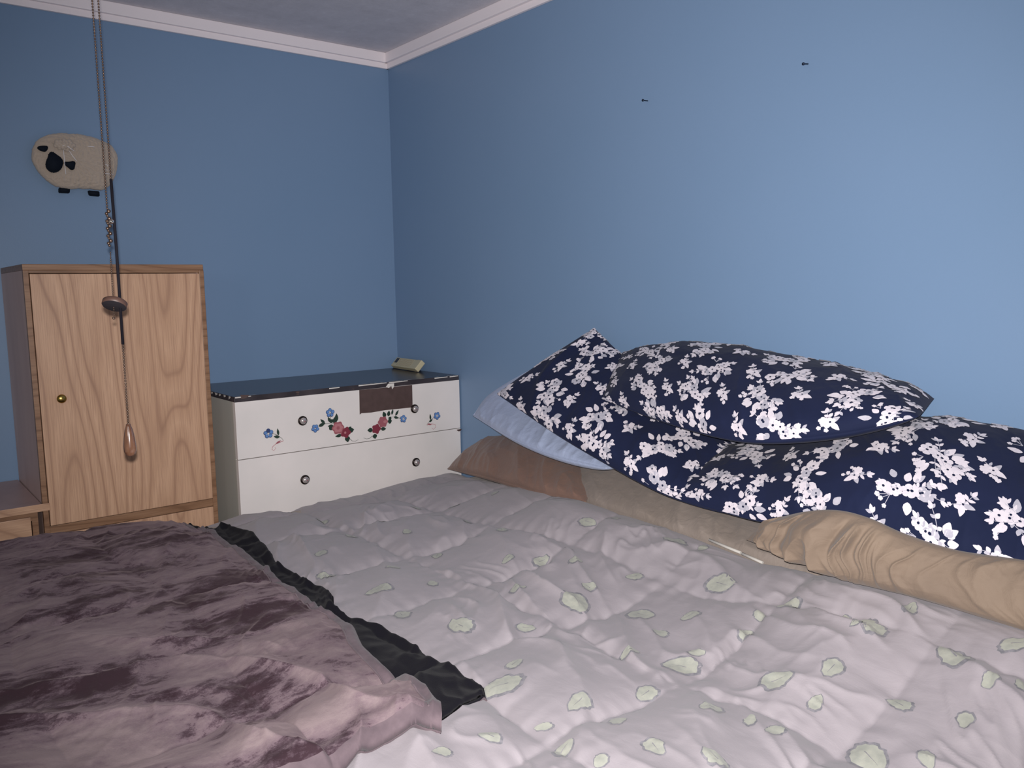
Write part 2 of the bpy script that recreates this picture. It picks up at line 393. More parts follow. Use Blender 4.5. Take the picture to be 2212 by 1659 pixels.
# the bare rectangle where the paint came away, with a torn flap left at its top
P.poly([(-.4435, 1.0015-.009), (-.2215, .9915), (-.2225, .9065), (-.34, .9085), (-.40, .906), (-.438, .908), (-.4455, .9035)], M_brown)
P.poly([pp(*q) for q in ((833, 836), (838, 829), (851, 828), (851, 835), (847, 841), (845, 833), (840, 838))], M_chip)
P.poly([pp(*q) for q in ((519, 853), (538, 853), (536, 857), (528, 861), (521, 862), (520, 857))], M_brown)
P.poly([pp(*q) for q in ((638, 846.5), (643, 845.5), (647, 846.5), (645, 850), (640, 849))], M_brown); P.poly([pp(*q) for q in ((639, 852), (646, 851), (645, 853), (641, 853))], M_brown)
P.poly([pp(*q) for q in ((761, 839), (765, 840), (764, 842), (762, 841))], M_brown)
z = lambda X, Y: (530+X*480/2212, 820+Y*480/2212)   # close-up survey coordinates
def Z(X, Y): return pp(*z(X, Y))
u = .00047/1.0
def sz(px): return px*480/2212/FPX*2.95
def stem(pts, wd=2.2, mat=M_green): P.line([Z(*q) for q in pts], sz(wd), mat)
# left small sprig
stem([(265, 535), (300, 545), (340, 568), (362, 585), (376, 605)])
stem([(376, 608), (340, 625), (300, 640), (268, 668), (262, 695), (280, 705), (300, 685), (290, 672)], 3, M_rosel)
P.leaf(*Z(300, 640), .5, sz(60), sz(9), M_rose); P.leaf(*Z(338, 572), 2.9, sz(60), sz(15), M_green); P.leaf(*Z(326, 555), 1.65, sz(70), sz(12), M_green)
P.bflower(*Z(228, 536), sz(44), .4)
# right small sprig
stem([(1870, 378), (1845, 400), (1820, 425), (1803, 450)]); stem([(1803, 452), (1850, 440), (1885, 445), (1892, 470), (1868, 495), (1850, 478)], 3, M_rosel)
P.leaf(*Z(1810, 440), -.3, sz(55), sz(9), M_rose); P.leaf(*Z(1825, 420), .45, sz(50), sz(12), M_green); P.leaf(*Z(1840, 402), 1.65, sz(70), sz(11), M_green)
P.bflower(*Z(1906, 360), sz(40), 1.0)
# left bouquet
stem([(725, 465), (780, 440), (850, 432), (880, 440)]); stem([(842, 330), (846, 390), (870, 420)]); stem([(1035, 585), (1060, 610), (1090, 612), (1122, 596)])
for q, a, L, W in (((880, 440), 1.15, 90, 24), ((905, 420), 1.5, 85, 20), ((880, 470), 2.9, 66, 20), ((870, 500), 2.2, 62, 26), ((870, 425), 2.3, 40, 22), ((1030, 510), .15, 58, 26),
                   ((960, 550), 3.25, 75, 16), ((1010, 560), -1.45, 66, 28), ((735, 458), 2.5, 0, 0), ((726, 465), .3, 78, 17), ((790, 436), 2.35, 66, 14), ((846, 425), 2.0, 62, 15), ((1030, 500), .9, 40, 20)):
    if L: P.leaf(*Z(*q), a, sz(L), sz(W), M_green)
P.blob(*Z(996, 525), sz(52), M_red, 5, .13, ph=.6); P.blob(*Z(920, 480), sz(62), M_rose, 6, .09)
for k in range(6):
    a = k*math.pi/3; P.blob(Z(920, 480)[0]+sz(30)*math.cos(a), Z(920, 480)[1]+sz(30)*math.sin(a), sz(20), M_rosel, 2, .2)
P.blob(*Z(920, 480), sz(17), M_rose); P.blob(*Z(990, 527), sz(12), M_rosel)
P.bflower(*Z(842, 330), sz(42), .3); P.bflower(*Z(692, 485), sz(38), .9)
# right bouquet
stem([(1540, 385), (1490, 370), (1440, 372)]); stem([(1262, 560), (1235, 585), (1205, 590), (1175, 580)])
for q, a, L, W in (((1390, 375), 1.9, 65, 22), ((1420, 365), 1.35, 60, 20), ((1455, 350), 1.3, 62, 12), ((1490, 360), .95, 72, 13), ((1475, 370), -.35, 60, 14), ((1415, 420), .15, 50, 26), ((1265, 500), 3.1, 62, 24),
                   ((1345, 490), -.1, 62, 20), ((1282, 540), -1.45, 52, 26), ((1425, 400), .8, 42, 20)):
    P.leaf(*Z(*q), a, sz(L), sz(W), M_green)
P.blob(*Z(1300, 490), sz(48), M_red, 5, .13, ph=.2); P.blob(*Z(1365, 420), sz(55), M_rose, 6, .09)
for k in range(6):
    a = k*math.pi/3; P.blob(Z(1365, 420)[0]+sz(27)*math.cos(a), Z(1365, 420)[1]+sz(27)*math.sin(a), sz(18), M_rosel, 2, .2)
P.blob(*Z(1365, 420), sz(15), M_rose); P.blob(*Z(1300, 492), sz(10), M_rosel); P.bflower(*Z(1570, 390), sz(38), .1)
P.poly([Z(2100, 497), Z(2150, 489), Z(2140, 508), Z(2122, 515), Z(2105, 508)], M_brown)
d1 = b.out('drawer', pm, ds)
b = B().box(DX0, DX1, DF, DF+.020, .595, ZS-.0012, .0006); d2 = b.out('drawer', M_white, ds)
d3 = B().box(DX0, DX1, DF, DF+.020, .39, .5925, .0006).out('drawer', M_white, ds); d4 = B().box(DX0, DX1, DF, DF+.020, .06, .3875, .0006).out('drawer', M_white, ds)
B().box(DX0+.006, DX1-.006, DF+.012, DF+.021, ZS-.004, ZS+.004).out('drawer_gap', M_gap, ds)
kprof = [(.006, -.002), (.0135, .0), (.0165, .002), (.0165, .005), (.0135, .007), (.0105, .006)]
kdome = [(.0108, .0055), (.0118, .0095), (.0102, .0135), (.006, .016), (0, .0168)]
for x, zz, d in ((-.6655, .907, d1), (-.2155, .901, d1), (-.667, .701, d2), (-.2165, .696, d2), (-.667, .49, d3), (-.2165, .49, d3)):
    k = B().lathe((x, DF, zz), (0, -1, 0), kprof, 28).lathe((x, DF, zz), (0, -1, 0), kdome, 24, 1)
    if d is d1 or d is d2: k.ball((x+.002, DF-.0163, zz-.001), .0022, 8, 6, (1, .4, 1), 2)
    k.out('knob', [M_bronze, M_chrome, M_rose], d, origin=ds.location)

# ------------------------------------------------------------------ remote on the dresser
rp = thing('remote_control', 'cream remote control on the dresser top, leaning against the blue wall in the corner', 'remote control', (-.034, -.150, DT+.0178))
xa = Vector((-.07, -1, 0)).normalized(); za = Vector((-.72, 0, .69)); za = (za-xa*za.dot(xa)).normalized(); ya = za.cross(xa)
rp.rotation_euler = Matrix((xa, ya, za)).transposed().to_euler()
def local(name, b, mats, par):
    x = b.out(name, mats, None, origin=(0, 0, 0)); x.parent = par; return x
local('case', B().box(-.112, .108, -.023, .023, 0, .021, .004, seg=3), M_remote, rp)
local('display', B().box(-.101, -.078, -.006, .018, .0205, .022, .0005), M_rdark, rp)
bt = B()
for i in range(10):
    for j in range(4): bt.box(-.066+i*.0122, -.0575+i*.0122, -.0165+j*.009, -.0105+j*.009, .0205, .0222, .0006, seg=1)
local('keypad', bt, M_btn, rp)
local('battery_cover', B().box(.074, .109, -.0236, .0236, -.0003, .0216, .003), M_remote, rp)

# ------------------------------------------------------------------ sheep wall hanging
sh = thing('sheep_wall_hanging', 'cream fleece sheep wall hanging with a black face on the blue wall above the wardrobe', 'wall hanging', (-1.22, 0, 1.78))
out = [(68, 345), (70, 320), (80, 303), (97, 294), (120, 289), (150, 290), (185, 294), (215, 303), (240, 315), (252, 335), (252, 362), (246, 385), (238, 400), (222, 411), (195, 408), (170, 407), (142, 408), (118, 402), (98, 388), (80, 368)]
op = np.array([at(a, c, 1, -.02)[[0, 2]] for a, c in out]); cen = op.mean(0)
ang = np.unwrap(np.arctan2(op[:, 1]-cen[1], op[:, 0]-cen[0])); rad = np.hypot(op[:, 0]-cen[0], op[:, 1]-cen[1])
if ang[-1] < ang[0]: ang = ang[::-1]; rad = rad[::-1]
def rad_at(t): return np.interp(t, ang, rad, period=2*math.pi)
V, F = [], []; NT, NR = 220, 46
for side in (1, -1):
    for i in range(NR+1):
        q = i/NR
        for k in range(NT):
            t = 2*math.pi*k/NT; r = rad_at(t)*(math.sin(q*math.pi/2))
            dpt = math.cos(q*math.pi/2)**.7
            x, zz = cen[0]+r*math.cos(t), cen[1]+r*math.sin(t)
            fz = float(fbm(np.array(x*120), np.array(zz*120), 4, 5)); rz = 1+.012*float(pn(np.array(t*14), np.array(0.), 9))*q
            y = (-.024-.030*dpt+.0035*fz*min(1, 1.2*dpt+.2)) if side == 1 else -.004-.018*q**6
            V.append((cen[0]+(x-cen[0])*rz, y, cen[1]+(zz-cen[1])*rz))
n1_ = (NR+1)*NT
for s_ in (0, 1):
    for i in range(NR):
        for k in range(NT):
            a, b_, c_, d_ = s_*n1_+i*NT+k, s_*n1_+i*NT+(k+1) % NT, s_*n1_+(i+1)*NT+(k+1) % NT, s_*n1_+(i+1)*NT+k
            F.append((a, b_, c_, d_) if s_ else (a, d_, c_, b_))
o = mesh('fleece', V, F, M_wool, None); o.data.transform(Matrix.Translation(-sh.location)); o.parent = sh
def flat(name, pts, y0, y1, mat, bev=.003):
    q = [at(a, c, 1, y0) for a, c in pts]
    b = B().prism([(p[0], y0, p[2]) for p in q], (0, y1-y0, 0)); bmesh.ops.bevel(b.bm, geom=b.bm.edges[:], offset=bev, segments=2, affect='EDGES')
    return b.out(name, mat, sh, smooth=True)
flat('face', [(106, 330), (113, 326), (124, 334), (134, 341), (138, 350), (134, 364), (126, 371), (115, 373), (104, 367), (99, 357), (101, 346), (105, 338)], -.066, -.050, M_black)
flat('ear', [(80, 318), (85, 315), (95, 314), (104, 315), (104, 322), (99, 328), (90, 326), (84, 323)], -.058, -.047, M_black, .002)
flat('ear', [(138, 349), (150, 349), (160, 347), (164, 351), (161, 366), (154, 367), (148, 361), (142, 357)], -.064, -.052, M_black, .002)
flat('foot', [(128, 405), (152, 405), (151, 417), (128, 416)], -.03, -.012, M_black, .002)
flat('foot', [(191, 411), (215, 413), (216, 424), (194, 422)], -.03, -.012, M_black, .002)
tb = B(); c0 = at(140, 312, 1, -.058)
for k in range(26):
    a = k*2.4; r = .0045*math.sqrt(k); tb.ball((c0[0]+r*math.cos(a)*1.25, -.056-.008*math.exp(-k/10), c0[2]+r*math.sin(a)*.7-.002), .0062+.002*((k*7) % 5)/5, 10, 8)
tb.out('forelock', M_wool, sh)
for ln in (((137, 324), (139, 345), (142, 376)), ((149, 325), (157, 337), (166, 348)), ((189, 316), (197, 316.5), (204, 317)), ((135, 315), (142, 313), (150, 319), (160, 326)), ((226, 354), (231, 356), (233, 360)), ((225, 366), (230, 367), (233, 368)), ((224, 374), (232, 375), (245, 377))):
    B().tube([at(a, c, 1, -.068 if a < 180 else -.052) for a, c in ln], .0009, 6).out('white_line', M_wline, sh)  # thin glossy white lines over the fleece

# ------------------------------------------------------------------ pull chains (hang from the ceiling)
def chain_beads(b, p0, p1, r, gap, mi=0):
    p0, p1 = Vector(p0), Vector(p1); n = int((p1-p0).length/gap)
    for k in range(n+1): b.ball(p0.lerp(p1, k/max(n, 1)), r, 6, 4, mi=mi)
    b.tube([p0, p1], r*.38, 5, mi)
A = np.array([-1.5225, -1.6949]); 
c1 = thing('pull_chain', 'beaded pull chain ending in a dark wooden disc, left of the pair', 'pull chain', (A[0], A[1], 1.33), 'pull chains from the ceiling')
B().lathe((A[0], A[1], CEIL), (0, 0, -1), [(0, 0), (.012, 0), (.012, .01), (.004, .018), (0, .018)], 16).out('ceiling_cap', M_chain, c1)
b = B(); chain_beads(b, (A[0]+.001, A[1], CEIL-.015), (A[0], A[1], 1.482), .0016, .0042); b.out('upper_chain', M_chain, c1)
b = B()
for k in range(15):
    a = k*2.1; b.ball((A[0]+.0020*math.cos(a), A[1]+.0020*math.sin(a), 1.478-.0038*k), .0030-.0005*(k % 3), 8, 6)
b.ball((A[0]+.004, A[1]-.003, 1.462), .0042, 10, 8, mi=1)
b.out('connector', [M_chain, M_glass], c1)
b = B(); chain_beads(b, (A[0], A[1], 1.414), (A[0]-.001, A[1], 1.318), .0013, .0034); b.ball((A[0]-.002, A[1], 1.312), .0024, 8, 6); b.out('lower_chain', M_chain, c1)
dn = Vector((-AX[2][0]*.52, -AX[2][1]*.52, -.85)).normalized()
B().lathe((A[0]+.001, A[1], 1.3345), dn, [(0, -.0045), (.0165, -.0045), (.0182, -.003), (.0185, .003), (.0175, .0045)], 40).lathe((A[0]+.001, A[1], 1.3345), dn, [(.0175, .0045), (.0165, .0049), (0, .0049)], 40, 1).out('disc', [M_discr, M_disc], c1)
A2 = np.array([-1.5145, -1.6972])
c2 = thing('pull_chain', 'pull chain on a dark cord ending in a glossy turned drop, right of the pair', 'pull chain', (A2[0], A2[1], 1.09), 'pull chains from the ceiling')
B().lathe((A2[0]+.001, A2[1], CEIL), (0, 0, -1), [(0, 0), (.012, 0), (.012, .01), (.004, .018), (0, .018)], 16).out('ceiling_cap', M_chain, c2)
b = B(); chain_beads(b, (A2[0]+.001, A2[1], CEIL-.015), (A2[0], A2[1], 1.525), .0016, .0042); b.out('upper_chain', M_chain, c2)
b = B().tube([(A2[0], A2[1], 1.527), (A2[0]+.0006, A2[1], 1.42), (A2[0], A2[1], 1.27)], .0023, 8); b.out('cord', M_cord, c2)
b = B(); chain_beads(b, (A2[0], A2[1], 1.272), (A2[0]-.0005, A2[1], 1.138), .0017, .0042); b.out('lower_chain', M_chain, c2)
b = B().lathe((A2[0]-.0005, A2[1], 1.142), (0, 0, -1), [(0, 0), (.0035, 0), (.0042, .004), (.0062, .010), (.0082, .022), (.0096, .036), (.0094, .044), (.0072, .050), (.003, .0525), (0, .053)], 28)
b.out('drop_handle', M_drop, c2)

# ------------------------------------------------------------------ bed base
bed = thing('bed', 'wide bed with sheeted mattress standing along the blue walls under the comforter', 'bed', (-1.05, -1.65, 0))
BX0, BX1, BY0, BY1 = -2.02, -.02, -2.74, -.60
B().box(BX0+.01, BX1, BY0+.01, BY1-.01, .36, .645, .045, seg=4).out('mattress', M_sheet, bed, smooth=True)
B().box(BX0+.02, BX1, BY0+.02, BY1-.02, .14, .355, .015).out('box_spring', M_sheet, bed)
for x in (BX0+.12, BX1-.1):
    for y in (BY0+.12, BY1-.12): B().box(x-.025, x+.025, y-.025, y+.025, 0, .145, .003).out('leg', M_metal, bed)

# ------------------------------------------------------------------ comforter
HE = [(970, 1020, -.128), (1060, 1037, -.19), (1180, 1065, -.25), (1260, 1082, -.29), (1450, 1142, -.31), (1530, 1166, -.32), (1650, 1217, -.33), (1850, 1250, -.35), (1960, 1276, -.37), (2212, 1352, -.385), (2420, 1420, -.39)]
hep = np.array([at(a, c, 0, x) for a, c, x in HE]); hep = hep[np.argsort(-hep[:, 1])]
FE = [(970, 1020), (870, 1045), (780, 1065), (700, 1085), (620, 1105), (520, 1110), (440, 1135), (300, 1152), (120, 1172), (0, 1192)]
fep = np.array([at(a, c, 1, -.565) for a, c in FE]); fep = fep[np.argsort(fep[:, 0])]
SPX, SPY, SX0, SY0 = .293, .298, -.50, -1.93
def head_x(y): return np.interp(-y, -hep[:, 1], hep[:, 0])
def head_z(y): return np.interp(-y, -hep[:, 1], hep[:, 2])
def base_h(x, y):
    z0 = .668+.006*fbm(x*1.7, y*1.7, 2, 11)
    zf = np.interp(x, fep[:, 0], fep[:, 2])
    z = z0+(zf-z0)*(1-sstep(0, .30, -.565-y))
    hz, hx = head_z(y), head_x(y)
    k = sstep(0, .42, (x-(hx-.42)))
    z = z*(1-k)+hz*k
    return z-.05*sstep(.12, .0, x+2.03)-.05*sstep(.10, 0, y+2.77)
def seamd(x, y):
    wx = x+.030*pn(x*2.6, y*2.6, 21); wy = y+.030*pn(x*2.6, y*2.6, 22)
    a = np.abs(((wx-SX0)/SPX+.5) % 1-.5)*SPX; c = np.abs(((wy-SY0)/SPY+.5) % 1-.5)*SPY
    return a, c
def comf_h(x, y, detail=True):
    a, c = seamd(x, y)
    env = 1-.75*sstep(.10, 0, -.565-y)-.0
    env = env*(1-.8*sstep(.10, .0, head_x(y)-x))
    ga = 1-np.exp(-a/.030); gc = 1-np.exp(-c/.030)
    h = .020*(ga*gc)*(.75+.7*pn(x*2.3, y*2.3, 24))-.009
    hump = np.sqrt(np.clip(a/(SPX/2), 0, 1)*np.clip(c/(SPY/2), 0, 1)); h = h+.010*hump
    # long slack folds running foot-to-side, plus puckers off the seams
    wx, wy = x+.05*fbm(x*2.2, y*2.2, 3, 31), y+.05*fbm(x*2.2, y*2.2, 3, 32)
    u_ = (wx*.90-wy*.43); v_ = (wx*.43+wy*.90)
    r1 = ridge(u_*5.0, v_*1.6, 41); h = h+.016*np.clip(r1, 0, 1)**2*(.4+.6*np.clip(fbm(x*2, y*2, 2, 42)+.5, 0, 1))
    if detail:
        r2 = ridge(u_*13, v_*4.0, 43); h = h+.0115*np.clip(r2, 0, 1)**2*np.clip(.4+fbm(x*3, y*3, 2, 48)*1.5, 0, 1)
        r3 = ridge(u_*26+2*pn(x*5, y*5, 3), v_*9, 44); h = h+.0056*np.clip(r3, 0, 1)**2*np.clip(fbm(x*4, y*4, 2, 49)*2, 0, 1)
        pk = np.exp(-a/.035)*pn(y*34, x*5, 45)+np.exp(-c/.035)*pn(x*34, y*5, 46); h = h+.0046*pk
        h = h+.0006*fbm(x*24, y*24, 3, 47)
    return h*env
def comf_z(x, y): return base_h(x, y)+comf_h(x, y)
NU, NV = 480, 520
uu = np.linspace(0, 1, NU+1); vv = np.linspace(0, 1, NV+1)
Y0, Y1 = -.562, -2.77
yy = Y0+(Y1-Y0)*vv
X = np.zeros((NV+1, NU+1)); Yg = np.zeros_like(X)
for j, y in enumerate(yy):
    hx = float(head_x(y)); X[j] = -2.03+(hx+2.03)*uu; Yg[j] = y
Zt = comf_z(X, Yg)
R_ = .028
def roll(d, r=R_): 
    t = np.clip(1-d/r, 0, 1); return r*(1-np.sqrt(np.clip(1-t*t, 0, 1)))
d_f = Y0-Yg; d_h = head_x(Yg)-X; d_n = Yg-Y1; d_l = X+2.03
Zt = Zt-roll(d_f, .03)-roll(d_h, .022)*sstep(0, .25, d_f+.02)-roll(d_n, .03)-roll(d_l, .03)
top = np.stack([X, Yg, Zt], -1)
NS = 26
ring = [(j, 0) for j in range(NV+1)]+[(NV, i) for i in range(1, NU+1)]+[(j, NU) for j in range(NV-1, -1, -1)]+[(0, i) for i in range(NU-1, 0, -1)]
V = top.reshape(-1, 3).tolist(); idx = lambda j, i: j*(NU+1)+i
F = [(idx(j, i), idx(j+1, i), idx(j+1, i+1), idx(j, i+1)) for j in range(NV) for i in range(NU)]
prev = [idx(j, i) for j, i in ring]
for k in range(1, NS+1):
    q = k/NS; cur = []
    for n_, (j, i) in enumerate(ring):
        p = top[j, i]; headside = (i == NU)
        nx = (1 if i == NU else (-1 if i == 0 else 0)); ny = (1 if j == 0 else (-1 if j == NV else 0))
        bulge = .012*math.sin(min(1, q*6)*math.pi/2)+.010*float(pn(np.array((p[0]+p[1])*9.), np.array(q*2.), 51))*q
        if headside: zb = p[2]-.012*min(1, q*5)-.06*q; bulge = .13*q; ny = 0 if j not in (0, NV) else ny
        else: zb = p[2]-(p[2]-.26)*q
        V.append((min(p[0]+nx*bulge, -.014), p[1]+ny*min(bulge, .02), zb)); cur.append(len(V)-1)
    L_ = len(ring)
    F += [(prev[n_], prev[(n_+1) % L_], cur[(n_+1) % L_], cur[n_]) for n_ in range(L_)]
    prev = cur
cidx = [0]*len(F)
# printed leaves: outline blob under a pale blob, laid on the cloth
def comf_pt(x, y, off):
    e = .004
    z0 = float(comf_z(np.array(x), np.array(y))); zx = float(comf_z(np.array(x+e), np.array(y))); zy = float(comf_z(np.array(x), np.array(y+e)))
    n = Vector((-(zx-z0)/e, -(zy-z0)/e, 1)).normalized(); p = Vector((x, y, z0)); 
    d1_ = float(roll(np.array(Y0-y), .03)); p.z -= d1_
    return p+n*off
def decal(V, F, cidx, cx_, cy_, ring_fn, off, mi, nr=4, n=26):
    base = len(V); V.append(tuple(comf_pt(cx_, cy_, off)))
    for r in range(1, nr+1):
        for k in range(n):
            dx_, dy_ = ring_fn(2*math.pi*k/n); V.append(tuple(comf_pt(cx_+dx_*r/nr, cy_+dy_*r/nr, off)))
    for k in range(n): F.append((base, base+1+k, base+1+(k+1) % n)); cidx.append(mi)
    for r in range(nr-1):
        for k in range(n):
            a = base+1+r*n; F.append((a+k, a+n+k, a+n+(k+1) % n, a+(k+1) % n)); cidx.append(mi)
LEAVES = [(825, 1270, 62), (695, 1195, 40), (945, 1200, 34), (1165, 1213, 44), (935, 1262, 34), (1000, 1355, 70), (1130, 1357, 48), (1115, 1283, 40), (1240, 1310, 80), (1378, 1328, 66), (1495, 1328, 48), (1462, 1208, 56),
  (1265, 1152, 42), (1240, 1205, 34), (1330, 1120, 30), (1185, 1073, 28), (1070, 1065, 26), (1520, 1183, 34), (1355, 1412, 44), (1108, 1437, 48), (1095, 1478, 100), (1255, 1513, 66), (1400, 1495, 60), (1480, 1440, 80), (1500, 1410, 40),
  (1065, 1592, 54), (1215, 1625, 56), (1410, 1610, 62), (1540, 1530, 60), (1610, 1373, 46), (1550, 1280, 74), (1710, 1307, 50), (1712, 1212, 24), (1830, 1303, 40), (1965, 1318, 44), (2085, 1325, 40), (1870, 1362, 54), (1890, 1400, 60), (1670, 1475, 70),
  (1800, 1460, 62), (2065, 1442, 80), (2185, 1425, 60), (1950, 1525, 56), (2085, 1565, 46), (1678, 1578, 48), (1870, 1630, 90), (2205, 1610, 36), (870, 1330, 60), (700, 1245, 46), (1550, 1640, 70), (845, 1225, 34), (1275, 1275, 40), (1085, 1145, 36), (1100, 1230, 36), (880, 1150, 30), (760, 1160, 34),
  (980, 1090, 30), (900, 1105, 28), (820, 1120, 28), (1010, 1130, 32), (1375, 1255, 40), (1430, 1370, 40), (1620, 1560, 40), (1330, 1560, 44), (2000, 1640, 50), (1760, 1530, 44), (1640, 1340, 36), (2140, 1500, 40), (960, 1625, 44), (1300, 1640, 40), (700, 1130, 30), (1180, 1570, 36)]
lr = random.Random(11)
for (a, c_, wpx) in LEAVES:
    p = at(a, c_, 2, .675)
    for _ in range(4):
        hz = float(comf_z(np.array(p[0]), np.array(p[1]))); p = at(a, c_, 2, hz)
    dist = float(np.linalg.norm(p-CAM)); L = wpx/FPX*dist*.5
    L = min(max(L, .016), .042)
    if p[1] > -.58 or p[0] > head_x(p[1])-.03 or p[1] < -2.74: continue
    phi = lr.uniform(0, 2*math.pi); wr = lr.uniform(.7, .95); sd = lr.randrange(500)
    jj = [lr.uniform(-1, 1) for _ in range(26)]
    def shape(t, g=0.0, jag=.0, L=L, phi=phi, wr=wr, jj=jj):
        tip = .38*max(0, math.cos(t))**7
        r = L*(.72+tip+g+jag*jj[int(round(t/(2*math.pi)*26)) % 26]); x_, y_ = r*math.cos(t), r*math.sin(t)*wr
        return (x_*math.cos(phi)-y_*math.sin(phi), x_*math.sin(phi)+y_*math.cos(phi))
    decal(V, F, cidx, p[0], p[1], lambda t: shape(t, .10, .09), .0009, 2)
    decal(V, F, cidx, p[0]+.0016*math.cos(phi), p[1]+.0016*math.sin(phi), lambda t: shape(t, -.06, .07), .0017, 1)
    # vein
    if L > .02:
        base = len(V); 
        for k in range(7):
            s_ = (-.1+.85*k/6)*L; wv = .0008*(1-k/7)
            for sg in (1, -1):
                V.append(tuple(comf_pt(p[0]+s_*math.cos(phi)-sg*wv*math.sin(phi)+.15*L*math.sin(phi)*(k/6-.5), p[1]+s_*math.sin(phi)+sg*wv*math.cos(phi), .0022)))
        for k in range(6): F.append((base+2*k, base+2*k+2, base+2*k+3, base+2*k+1)); cidx.append(2)
comf = mesh('comforter', V, F, [M_comf, M_leafy, M_leafo], None, cidx, origin=(-1.1, -1.6, .3))
tag(comf, 'lavender grey box quilted comforter with pale leaf motifs spread over the bed', 'comforter')
# light piping showing along the comforter's head edge
def hpt(px, py, x): q = at(px, py, 0, x); return (q[0], q[1], q[2])
for r_, ps in ((.0032, [(1532, 1166, -.327), (1570, 1182, -.331), (1600, 1194, -.335)]), (.0032, [(1603, 1196, -.335), (1630, 1208, -.338), (1648, 1216, -.340)]),
              (.0030, [(1776, 1212, -.346), (1810, 1226, -.349), (1850, 1240, -.352)]), (.0026, [(1868, 1258, -.362), (1890, 1263, -.364), (1912, 1268, -.367)])):
    o = B().tube([hpt(*p) for p in ps], r_, 8).out('piping', M_pipe, None, origin=(-1.1, -1.6, .3)); o.location = (0, 0, 0); o.parent = comf

# ------------------------------------------------------------------ throw blanket
HR = [(445, 1130), (470, 1150), (530, 1185), (600, 1235), (655, 1280), (700, 1310), (735, 1318), (765, 1345), (785, 1390), (830, 1430), (880, 1465), (925, 1500), (960, 1530), (967, 1580)]
hrp = np.array([at(a, c, 2, .700) for a, c in HR]); hrp[:, 1] = np.minimum.accumulate(hrp[:, 1])
hrp[0, 1] = -.55
NE = [(967, 1582), (900, 1592), (830, 1606), (780, 1630), (735, 1665)]
nep = np.array([at(a, c, 2, .690) for a, c in NE]); 
def rx(y): return np.interp(-y, -hrp[:, 1], hrp[:, 0])
ynear = float(hrp[-1, 1])
NUb, NVb = 460, 430
def thr_h(x, y):
    wx, wy = x+.10*fbm(x*1.8, y*1.8, 3, 61), y+.10*fbm(x*1.8, y*1.8, 3, 62)
    u_ = wx*.80-wy*.60; v_ = wx*.60+wy*.80
    r1 = .5+.5*np.tanh(3*pn(u_*1.5, v_*4.2, 63)); r2 = .5+.5*np.tanh(2.5*pn(u_*3.0, v_*9.5, 64)); r3 = .5+.5*np.tanh(2*pn(u_*9, v_*20, 65))
    near = sstep(-1.35, -1.9, y)
    rr_ = np.clip(ridge(u_*1.8, v_*4.0, 67), 0, 1)**3
    return .011*r1*(.5+.9*near)+.0045*r2+.0014*r3+.009*rr_*(.4+near)+.0008*fbm(x*30, y*30, 3, 66)
V = np.zeros((NVb+1, NUb+1, 3))
Yb0 = -.548
for j in range(NVb+1):
    t = j/NVb; 
    for_y = Yb0+(ynear-Yb0)*t
    xr = float(rx(for_y)); us = np.linspace(0, 1, NUb+1)**.85
    xs = -2.06+(xr+2.06)*us
    # near edge drifts away from the camera towards the corner
    ys = for_y+(np.interp(xs, nep[::-1, 0], nep[::-1, 1])-ynear)*t**3
    V[j, :, 0] = xs; V[j, :, 1] = ys
xs, ys = V[..., 0], V[..., 1]
dr_ = np.interp(-ys, -hrp[:, 1], hrp[:, 0])-xs
dn_ = (np.linspace(1, 0, NVb+1)*(Yb0-ynear))[:, None]+0*xs
df_ = Yb0-ys; dl_ = xs+2.06
bz = comf_z(np.clip(xs, -2.03, None), np.minimum(ys, -.60))
env = sstep(0, .10, df_)*.85+.15; envr = .35+.65*sstep(0, .09, dr_)
kin = sstep(0, .12, dr_)*sstep(0, .10, df_)*sstep(0, .12, dn_)
Z = bz+.014+.020*kin-.5*kin*comf_h(xs, np.minimum(ys, -.6))+thr_h(xs, ys)*env*envr+.004*np.exp(-((dr_-.014)/.010)**2)
# fold of the doubled near edge
Z = Z+.014*np.exp(-((dn_-.10)/.05)**2)*sstep(0, .3, dr_+.1)+.012*np.exp(-((dn_-.03)/.02)**2)
Z = Z-roll(df_, .035)-roll(dr_, .012)-roll(dn_, .016)-roll(dl_, .03)
V[..., 2] = Z
Vl = V.reshape(-1, 3).tolist(); id2 = lambda j, i: j*(NUb+1)+i
F = [(id2(j, i), id2(j+1, i), id2(j+1, i+1), id2(j, i+1)) for j in range(NVb) for i in range(NUb)]
def thr_mat(j, i):
    if V[j, NUb, 0]-V[j, i, 0] <= .027: return 1
    return 1 if float(dn_[j, 0]) < .022 else 0
ci = [thr_mat(j, i) for j in range(NVb) for i in range(NUb)]
ring = [(j, 0) for j in range(NVb+1)]+[(NVb, i) for i in range(1, NUb+1)]+[(j, NUb) for j in range(NVb-1, -1, -1)]+[(0, i) for i in range(NUb-1, 0, -1)]
prev = [id2(j, i) for j, i in ring]
for k in range(1, 15):
    q = k/14; cur = []
    for (j, i) in ring:
        p = V[j, i]
        if j == 0: zb = p[2]-(p[2]-.30)*q; ny = .012*math.sin(min(1, q*4)*math.pi/2); Vl.append((p[0], p[1]+ny, zb))
        elif i == 0: Vl.append((p[0]-.01*q, p[1], p[2]-(p[2]-.30)*q))
        else: Vl.append((p[0]-(.010*q**2 if i == NUb else 0), p[1]+(.010*q**2 if j == NVb else 0), p[2]-.011*q))
        cur.append(len(Vl)-1)
    n_ = len(ring); F += [(prev[a], prev[(a+1) % n_], cur[(a+1) % n_], cur[a]) for a in range(n_)]; ci += [1 if (ring[a][1] == NUb or ring[a][0] == NVb) else 0 for a in range(n_)]
    prev = cur
throw = thing('throw_blanket', 'mauve brown velvet throw blanket with charcoal reverse folded over the foot of the comforter', 'blanket', (-1.5, -1.3, .7))
